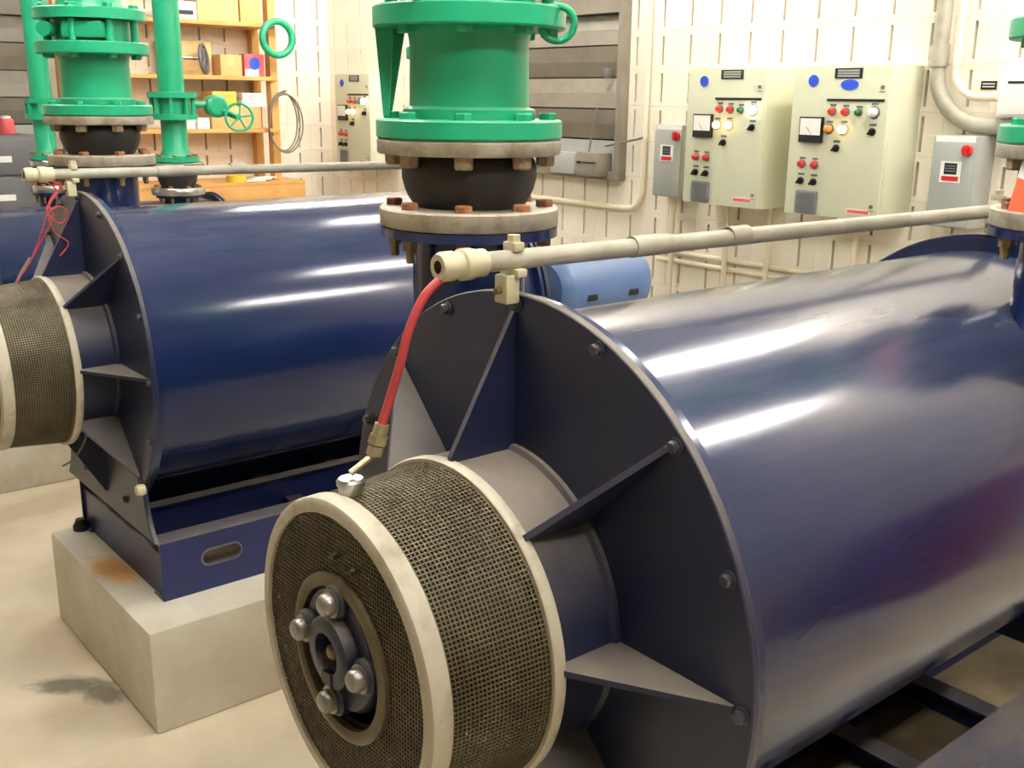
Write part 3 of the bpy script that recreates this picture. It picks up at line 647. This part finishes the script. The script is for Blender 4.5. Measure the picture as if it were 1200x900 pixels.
# ------------------------------------------------------------------ control panels on the block wall
def disc(mb, x, y, z, r, t=.003, n=24): return mb.lathe([(0, .0001), (0, r), (-t, r), (-t, .0001)], (x, y, z), 'X', n)
def control_panel(y0, y1, lit, oval, label):
    W = y1-y0; z0, z1 = 1.545, 2.235; d = .268; hh = z1-z0
    t = thing('control_panel', label, 'control panel', (XW, (y0+y1)/2, z0), 'beige blower control panels')
    MB().bb((-d+.02, -W/2, 0), (0, W/2, hh), .006).build('cabinet', 'panel', t)
    dr = MB().bb((-d, -W/2+.002, .002), (-d+.022, W/2-.002, hh-.002), .005).build('door', 'panel', t)
    X = -d-.0005
    # u: 0 left .. 1 right as seen from the room, v: 0 top .. 1 bottom
    def P(u, v): return (W/2-u*W, hh*(1-v))
    def plate(u0, u1, v0, v1, mt, name, th=.003, par=dr):
        a, b = P(u0, v0); c, e = P(u1, v1)
        return MB().bb((X-th, min(a, c), min(b, e)), (X, max(a, c), max(b, e))).build(name, mt, par, 0)
    pl = plate(.44, .72, .02, .085, 'black', 'name_plate')
    for vv in (.035, .052, .069):
        a, b = P(.47, vv); c, e = P(.69, vv); MB().bb((X-.0036, c, b-.0045), (X-.003, a, b+.0035)).build('text_line', 'greybox', pl, 0)
    y, z = P(.22, .10); disc(MB(), X, y, z, .027).build('round_sticker', 'blue', dr)
    if oval:
        y, z = P(.60, .125); e = disc(MB(), 0, 0, 0, 1); o_ = e.build('oval_badge', 'blue', dr); o_.location = (X, y, z); o_.scale = (1, .046, .024)
    plate(.38, .96, .215, .232, 'black', 'label_strip')
    mt_ = plate(.13, .37, .335, .505, 'black', 'panel_meter', .02)
    a, b = P(.14, .345); c, e = P(.36, .455); MB().bb((X-.0215, c, e), (X-.02, a, b)).build('meter_face', 'paper', mt_, 0)
    nd = MB().prism([(-.001, 0), (.001, 0), (.03, .03), (.028, .032)], (X-.0225, P(.27, .45)[0], P(.27, .45)[1]), (0, 1, 0), (0, 0, 1), (.001, 0, 0)).build('needle', 'red', mt_, 0)
    def lamp(u, v, mt, r=.015, big=False):
        y, z = P(u, v)
        b_ = MB().lathe([(0, r*1.35), (-.006, r*1.35), (-.007, r)], (X, y, z), 'X', 20).build('lamp', 'steel', dr)
        MB().lathe([(-.006, r), (-.024, r*.95), (-.03, r*.6), (-.031, .0001)], (X, y, z), 'X', 20).build('lens', mt, b_)
        MB().bb((X-.002, y-.016, z+r*1.5), (X, y+.016, z+r*1.5+.009)).build('tag', 'darkgrey', b_, 0)
    def switch(u, v):
        y, z = P(u, v)
        b_ = MB().lathe([(0, .017), (-.008, .017), (-.01, .012), (-.01, .0001)], (X, y, z), 'X', 20).build('selector_switch', 'black', dr)
        MB().box((X-.02, y, z), (.022, .008, .03), .002, rot=Matrix.Rotation(R_(35), 4, 'X')).build('lever', 'black', b_)
        MB().bb((X-.002, y-.018, z+.026), (X, y+.018, z+.036)).build('tag', 'darkgrey', b_, 0)
    lamp(.45, .295, 'red'); lamp(.585, .298, 'red'); lamp(.72, .30, 'grn', .013)
    lamp(.87, .298, 'litwhite' if lit else 'white', .021)
    lamp(.43, .41, 'amber' if lit else 'amberoff', .018); lamp(.58, .41, 'amber', .019)
    switch(.87, .42); switch(.52, .535)
    lamp(.17, .65, 'red'); lamp(.31, .652, 'red'); switch(.17, .765); switch(.31, .768)
    gp = MB().bb((X-.01, P(.37, 0)[0], P(0, .985)[1]), (X, P(.13, 0)[0], P(0, .83)[1]), .008).build('vent_grille', 'grille', dr)
    for k in range(9):
        z = P(0, .845)[1]-k*.0105; MB().bb((X-.0125, P(.35, 0)[0], z-.003), (X-.0095, P(.15, 0)[0], z)).build('slat', 'darkgrey', gp, 0)
    lg = plate(.68, .92, .925, .958, 'paper', 'maker_plate', .001)
    a, b = P(.69, .93); c, e = P(.91, .953); MB().bb((X-.0018, c, e), (X-.001, a, b)).build('red_lettering', 'pink', lg, 0)
    for v in (.14, .9):
        y, z = P(.93, v); MB().lathe([(0, .0001), (0, .009), (-.006, .008), (-.006, .0001)], (X, y, z), 'X', 12).build('latch', 'steel', dr)
        MB().bb((X-.001, y-.015, z-.022), (X, y+.015, z-.019)).build('latch_mark', 'darkgrey', dr, 0)
    return t
control_panel(1.935, 2.435, True, False, 'beige control panel with lit lamps, beside the small grey disconnect switch')
control_panel(1.262, 1.775, False, True, 'beige control panel with a blue oval badge under its black nameplate')
control_panel(5.57, 6.08, True, False, 'beige control panel in the room corner past the louver')

def disconnect(y0, y1, d, tagged, label):
    W = y1-y0; z0, z1 = 1.545, 1.94; hh = z1-z0
    t = thing('disconnect_switch', label, 'switch box', (XW, (y0+y1)/2, z0), 'grey disconnect switches')
    MB().bb((-d, -W/2, 0), (0, W/2, hh), .006).build('body', 'greybox', t)
    cv = MB().bb((-d-.008, -W/2+.004, .006), (-d, W/2-.004, hh-.03), .003).build('cover', 'greybox', t)
    MB().bb((-d-.002, -W/2+.01, hh-.028), (-d, W/2-.01, hh-.004)).build('white_label', 'paper', t, 0)
    y = -W/2+.035; z = hh-.06
    k = MB().lathe([(-d-.008, .0001), (-d-.008, .024), (-d-.022, .024), (-d-.026, .02), (-d-.026, .0001)], (0, y, z), 'X', 20).build('rotary_handle', 'red', t)
    MB().box((-d-.034, y, z), (.02, .012, .044), .003).build('grip', 'red', k)
    zz = hh-.155
    lb = MB().bb((-d-.0105, -.045, zz-.045), (-d-.008, .05, zz+.045)).build('danger_label', 'white', cv, 0)
    MB().bb((-d-.0115, -.026, zz-.01), (-d-.0105, .032, zz+.038)).build('black_field', 'black', lb, 0)
    MB().bb((-d-.0115, -.036, zz-.038), (-d-.0105, .04, zz-.018)).build('red_field', 'red', lb, 0)
    for k_ in range(3): MB().bb((-d-.012, -.02, zz+.002+k_*.011), (-d-.0115, .026, zz+.006+k_*.011)).build('text_line', 'grille', lb, 0)
disconnect(2.585, 2.79, .12, False, 'grey disconnect switch with red handle, between louver and lit control panel')
disconnect(.89, 1.09, .16, True, 'grey disconnect switch with red handle under the big curved conduit')

# ------------------------------------------------------------------ louvers
def louver(loc, rz, W, label, actuator):
    hh = 1.16
    t = thing('wall_louver', label, 'louver', loc, 'grey wall louvers', rz)
    # local: x across, -y into the room, z up
    MB().bb((-W/2, -.07, .0), (W/2, 0, .05), .003).bb((-W/2, -.07, hh-.205), (W/2, -.0, hh), .003).bb((-W/2, -.07, .05), (-W/2+.035, 0, hh-.2)).bb((W/2-.035, -.07, .05), (W/2, 0, hh-.2)).build('frame', 'louver', t, 0)
    MB().bb((-W/2+.03, -.004, .04), (W/2-.03, 0, hh-.19)).build('back_sheet', 'black', t, 0)
    z0 = .235; dz = .18; ww = W/2-.036
    for k in range(4):          # opposed blades: every second one leans back and catches the light
        z = z0+k*dz; f_, b_ = (-.062, -.022) if k % 2 else (-.022, -.062)
        m_ = (f_+b_)/2
        MB().prism([(f_, .004), (m_-.006, dz*.5), (b_, dz-.004), (b_+.004, dz-.004), (m_, dz*.5), (f_+.004, .004)], (-ww, 0, z), (0, 1, 0), (0, 0, 1), (2*ww, 0, 0)).build('slat', 'louver', t, 0)
    MB().bb((-W/2+.036, -.03, .05), (W/2-.036, -.01, z0-.006)).build('bottom_panel', 'greybox', t, 0)
    if actuator:
        a = MB().bb((.20, -.14, .02), (.40, -.03, .16), .006).build('actuator', 'louver', t)
        MB().box((.23, -.146, .10), (.03, .012, .012), .002).bb((.26, -.145, .098), (.37, -.141, .104)).build('arm', 'black', a)
        MB().cyl((.26, -.09, .16), (.31, -.085, .42), .006, 8).build('link_rod', 'steel', a)
        MB().box((.385, -.08, .62), (.03, .04, .055), .003).build('pivot', 'darkgrey', a)
        MB().bb((-.08, -.1, .02), (.14, -.03, .15), .004).build('junction_box', 'greybox', t)
    return t
louver((XW, (3.14+4.10)/2, 1.60), R_(-90), .98, 'grey metal louver with an actuator box, between two control panels', True)
louver((.55, YL, 1.62), 0, 1.12, 'grey metal louver beside the wooden shelves', False)

# ------------------------------------------------------------------ wall conduits
def wall_pipe(pts, r, label, name='wall_conduit', coup=(), m_='wallplain', cat='conduit'):
    loc = Vector(pts[0]); t = thing(name, label, cat, loc, 'conduits on the block wall')
    MB().tube([Vector(p)-loc for p in pts], r, 14).build('pipe', m_, t)
    for a, b in coup: MB().cyl(Vector(a)-loc, Vector(b)-loc, r*1.22, 16).build('coupling', m_, t)
def arc(c, u, v, r, n=8): return [Vector(c)+r*(math.cos(math.pi/2*i/n)*Vector(u)+math.sin(math.pi/2*i/n)*Vector(v)) for i in range(n+1)]
X_ = XW-.022
wall_pipe([(X_, 2.965, ZC)]+arc((X_, 3.085, 1.56), (0, -1, 0), (0, 0, -1), .12)+[(X_, 3.9, 1.44), (X_, 5.4, 1.44)], .016, 'thin cream conduit bending from the ceiling drop to run under the louver')
wall_pipe([(XW-.03, 2.96, 1.86), (XW-.045, 3.02, 1.845), (XW-.06, 3.25, 1.80)], .007, 'thin bent control wire running to the louver actuator', m_='cable', cat='wire')
wall_pipe([(X_, 2.82, 1.225), (X_, .2, 1.225)], .013, 'upper of two thin level conduits below the control panels')
wall_pipe([(X_, 2.82, 1.175), (X_, .2, 1.175)], .013, 'lower of two thin level conduits below the control panels')
for yy, nm in ((2.69, 'under the disconnect by the louver'), (2.30, 'under the panel with lit lamps, by its grille'), (2.02, 'under the panel with lit lamps, by its latch side'), (1.5, 'under the panel with the blue oval badge')):
    wall_pipe([(XW-.05, yy, 1.545), (XW-.05, yy, .02)], .014, 'upright conduit dropping to the floor '+nm)
XB = XW-.055
sw = arc((XB, .93, 2.22), (0, 1, 0), (0, 0, -1), .24, 12)
wall_pipe([(XB, 1.17, ZC), (XB, 1.17, 2.3)]+sw+[(XB, .3, 1.98), (XB, -1.0, 1.98)], .034, 'thick grey conduit sweeping from the ceiling round to level', 'bent_conduit', [((XB, 1.17, 2.23), (XB, 1.17, 2.32))], 'conduit')
wall_pipe([(XB, 1.085, ZC), (XB, 1.085, 2.3)]+arc((XB, .965, 2.22), (0, 1, 0), (0, 0, -1), .12, 10)+[(XB, .88, 2.10)], .017, 'thin cream conduit beside the thick sweeping one', 'bent_conduit', [((XB, 1.085, 2.23), (XB, 1.085, 2.32))])
wb = thing('white_enclosure', 'white wall enclosure above the second grey disconnect switch', 'enclosure', (XW, .61, 2.0))
MB().bb((-.10, -.25, .02), (0, .25, .22), .006).build('body', 'white', wb); MB().bb((-.108, -.24, .03), (-.1, .24, .21), .003).build('door', 'white', wb)
MB().bb((-.11, .12, .155), (-.108, .21, .165)).build('label_strip', 'black', wb, 0)
pq = thing('name_placard', 'small black placard with pale lettering on the block wall', 'placard', (XW, .955, 2.15))
MB().bb((-.004, -.035, -.018), (0, .035, .018)).build('plate', 'black', pq, 0)
for k in (-.008, .004): MB().bb((-.0046, -.027, k), (-.004, .027, k+.004)).build('text_line', 'white', pq, 0)

# ------------------------------------------------------------------ shelves on the left wall
YS = YL-.39                      # shelf front
sh = thing('wooden_shelves', 'yellow wooden shelves on the block wall loaded with cartons', 'shelves', (2.0, YL, 0))
SHX0, SHX1 = 1.25, 2.74
levels = (2.56, 2.175, 1.79)
for z in levels: MB().bb((SHX0-2.0, -.39, z), (SHX1-2.0, -.002, z+.03), .003).build('shelf_board', 'wood', sh, 30)
MB().bb((SHX0-2.0, -.52, 1.22), (2.88-2.0, -.49, 1.40), .003).build('bench_apron', 'wood', sh, 30)
MB().bb((SHX0-2.0, -.52, 1.40), (2.88-2.0, -.002, 1.43), .003).build('bench_board', 'wood', sh, 30)
for x in (SHX0-.02, 2.70):
    MB().bb((x-2.0, -.37, 0), (x+.06-2.0, -.29, 1.398)).bb((x-2.0, -.37, 1.432), (x+.06-2.0, -.29, 3.0)).build('upright', 'wood', sh, 0)
    MB().bb((x-2.0, -.08, 0), (x+.06-2.0, -.004, 1.398)).bb((x-2.0, -.08, 1.432), (x+.06-2.0, -.004, 3.0)).build('upright', 'wood', sh, 0)
MB().bb((SHX0-2.0, -.39, 2.93), (SHX1-2.0, -.002, 2.96), .003).build('shelf_board', 'wood', sh, 30)
def sx(px, py, Y): return at(px, py, 1, Y).x
def carton(px0, px1, z, h, mt, label, dep=.24, tape=True, name='carton', front=None, cat='box', tape_m='cardlight'):
    Yf = YS+.03 if front is None else front
    pc = 2.2-z
    x0 = sx(px0, 100, Yf); x1 = sx(px1, 100, Yf)
    t = thing(name, label, cat, ((x0+x1)/2, Yf+dep/2, z+.031), 'cartons on the wooden shelves'); W = x1-x0
    MB().bb((-W/2, -dep/2, 0), (W/2, dep/2, h), .004).build('body', mt, t)
    if tape: MB().bb((-W*.12, -dep/2-.001, h*.45), (W*.12, dep/2+.001, h+.001)).build('tape', tape_m, t, 0)
    return t
L1, L2, L3 = levels
t = carton(203, 236, L1, .12, 'paper', 'white carton with a black band on the top shelf', tape=False)
MB().bb((-.05, -.1225, .03), (.08, -.12, .06)).build('black_band', 'black', t, 0)
carton(237, 284, L1, .26, 'yellow' if False else 'cardlight', 'wide pale cardboard carton on the top shelf', tape_m='card')
carton(286, 310, L1, .24, 'card', 'brown cardboard carton at the shelf end by the uprights, top shelf')
carton(196, 250, L2, .24, 'cardlight', 'pale yellow carton behind the dark handwheel on the middle shelf', .2, front=YS+.16)
carton(260, 285, L2, .15, 'card', 'low brown carton beside the red and blue packet')
t = carton(288, 311, L2, .16, 'pink', 'red and white packet with a blue emblem on the middle shelf', .1, False)
MB().lathe([(-.052, .0001), (-.052, .045), (-.05, .045)], (0, 0, .09), '-Y', 20).build('blue_emblem', 'blue', t); MB().bb((-.08, -.0515, .0), (.03, -.05, .05)).build('white_field', 'paper', t, 0)
hwx = sx(236, 60, YS+.09)
t = thing('spare_handwheel', 'dark handwheel leaning on the pale yellow carton', 'handwheel', (hwx, YS+.055, L2+.031), None)
MB().torus((0, 0, .115), .10, .013, (.75, -.6, .1)).build('rim', 'darkgrey', t)
for k in range(3):
    a = R_(60*k+15); n_ = Vector((.75, -.6, .1)).normalized(); a1 = n_.orthogonal().normalized(); a2 = n_.cross(a1)
    d_ = math.cos(a)*a1+math.sin(a)*a2
    MB().cyl(Vector((0, 0, .115))-d_*.1, Vector((0, 0, .115))+d_*.1, .009, 8).build('spoke', 'darkgrey', t)
MB().cyl((0, 0, .115), (-.2, .02, .12), .012, 8).build('stem', 'steel', t)
carton(246, 304, L3, .16, 'card', 'long brown carton under the white papers')
t = thing('paper_stack', 'stack of white papers lying on the long brown carton', 'papers', (sx(291, 120, YS+.15), YS+.15, L3+.031+.161), None)
for k in range(4): MB().box((random.uniform(-.01, .01), 0, .012+k*.026), (.2-.01*k, .2, .022), .002, rz=random.uniform(-.06, .06)).build('sheet_bundle', 'paper', t)
t = thing('yellow_box', 'flat yellow box lying on the long brown carton', 'box', (sx(258, 100, YS+.15), YS+.15, L3+.031+.161), None)
MB().bb((-.11, -.1, 0), (.08, .1, .11), .004).build('body', 'yellow', t); MB().bb((-.1101, -.101, .07), (.0801, .101, .09)).build('lid_edge', 'card', t, 0)
carton(212, 226, L3, .09, 'paper', 'small white carton left of the long brown carton', .12, False)
carton(229, 243, L3, .08, 'paper', 'smaller white carton touching the long brown carton', .12, False)
t = thing('yellow_tape_roll', 'yellow tape roll on the wooden bench', 'tape roll', (sx(278, 210, YS-.06), YS-.05, 1.431), None)
MB().lathe([(0, .04), (0, .075), (.05, .075), (.05, .04)], (0, 0, 0), 'Z', 28, closed=True).build('roll', 'yellow', t)
t = thing('crumpled_paper', 'loose white papers spread on the wooden bench', 'papers', (sx(306, 210, YS-.05), YS-.05, 1.431), None)
for k in range(3): MB().box((.05*k-.06, .01*k, .006+.009*k), (.16, .10, .008), .001, rz=.3*k-.2).build('sheet', 'paper', t)
# green ring hung on the upright, coiled cable
rc = at(325, 45, 1, YS-.06)
g = tag(MB().torus((0, 0, 0), .122, .026, (0, 1, 0), 48, 14).build('hanging_ring', 'green', None, 40, rc), 'green rubber ring hung on the shelf upright', 'ring')
hk = at(330, 108, 1, YS+.01)
t = thing('cable_coil', 'coil of grey cable hung from the shelf upright', 'cable', (hk.x, YS-.0, hk.z), None)
for k in range(3):
    pts = [Vector((.006*k-.01+(.12+.012*k)*math.sin(2*math.pi*i/30), -.015-.012*k, -.22+.22*math.cos(2*math.pi*i/30)-.008*k)) for i in range(31)]
    MB().tube(pts, .006, 8).build('loop', 'cable', t)
MB().cyl((0, .02, .0), (0, -.07, .012), .006, 8).build('hook', 'steel', t)

# grey cabinet beneath the left louver
gc = thing('steel_cabinet', 'dark grey steel drawer cabinet under the louver beside the shelves', 'cabinet', (.38, YL-.32, 0))
MB().bb((-.52, -.25, .04), (.52, .25, 1.80), .006).build('body', 'darkgrey', gc)
for k in range(7):
    z = .08+k*.245
    d_ = MB().bb((-.50, -.265, z), (.50, -.25, z+.225), .004).build('drawer', 'darkgrey', gc)
    MB().box((0, -.275, z+.17), (.22, .02, .02), .004).build('handle', 'zinc', d_)
    for s in (-.3, .3): MB().bb((s-.05, -.267, z+.08), (s+.05, -.265, z+.12)).build('label_card', 'paper', d_, 0)
rcx = at(8, 150, 1, YL-.35)
t = thing('red_can', 'small red can standing on the grey drawer cabinet', 'can', (rcx.x, YL-.35, 1.801))
MB().lathe([(0, .0001), (0, .045), (.004, .048), (.09, .048), (.1, .04), (.1, .0001)], (0, 0, 0), 'Z', 28).build('body', 'pink', t); MB().lathe([(.1, .03), (.115, .03), (.118, .0001)], (0, 0, 0), 'Z', 20).build('lid', 'white', t)

# red roll cabinet and cardboard box that show as reflections in the near casing
rcb = thing('red_tool_cabinet', 'red steel drawer cabinet against the block wall, away from the panels', 'cabinet', (XW-.27, -2.15, 0))
MB().bb((-.24, -.42, .05), (.24, .42, 1.35), .01).build('body', 'redpaint', rcb)
for k in range(6):
    d_ = MB().bb((-.255, -.40, .08+k*.21), (-.24, .40, .08+k*.21+.195), .004).build('drawer', 'redpaint', rcb)
    MB().box((-.265, 0, .08+k*.21+.16), (.02, .6, .02), .004).build('handle', 'zinc', d_)
for x in (-.18, .18):
    for y in (-.36, .36): MB().cyl((x, y-.012, .026), (x, y+.012, .026), .025, 16).bb((x-.02, y-.018, .03), (x+.02, y+.018, .055)).build('caster', 'rubber', rcb)

cbx = thing('tall_carton', 'tall plain brown carton standing away from the red cabinet', 'box', (2.75, -3.2, 0))
MB().bb((-.35, -.3, 0), (.35, .3, 1.2), .006).build('body', 'card', cbx); MB().bb((-.04, -.302, .9), (.04, .302, 1.202)).build('tape', 'cardlight', cbx, 0)
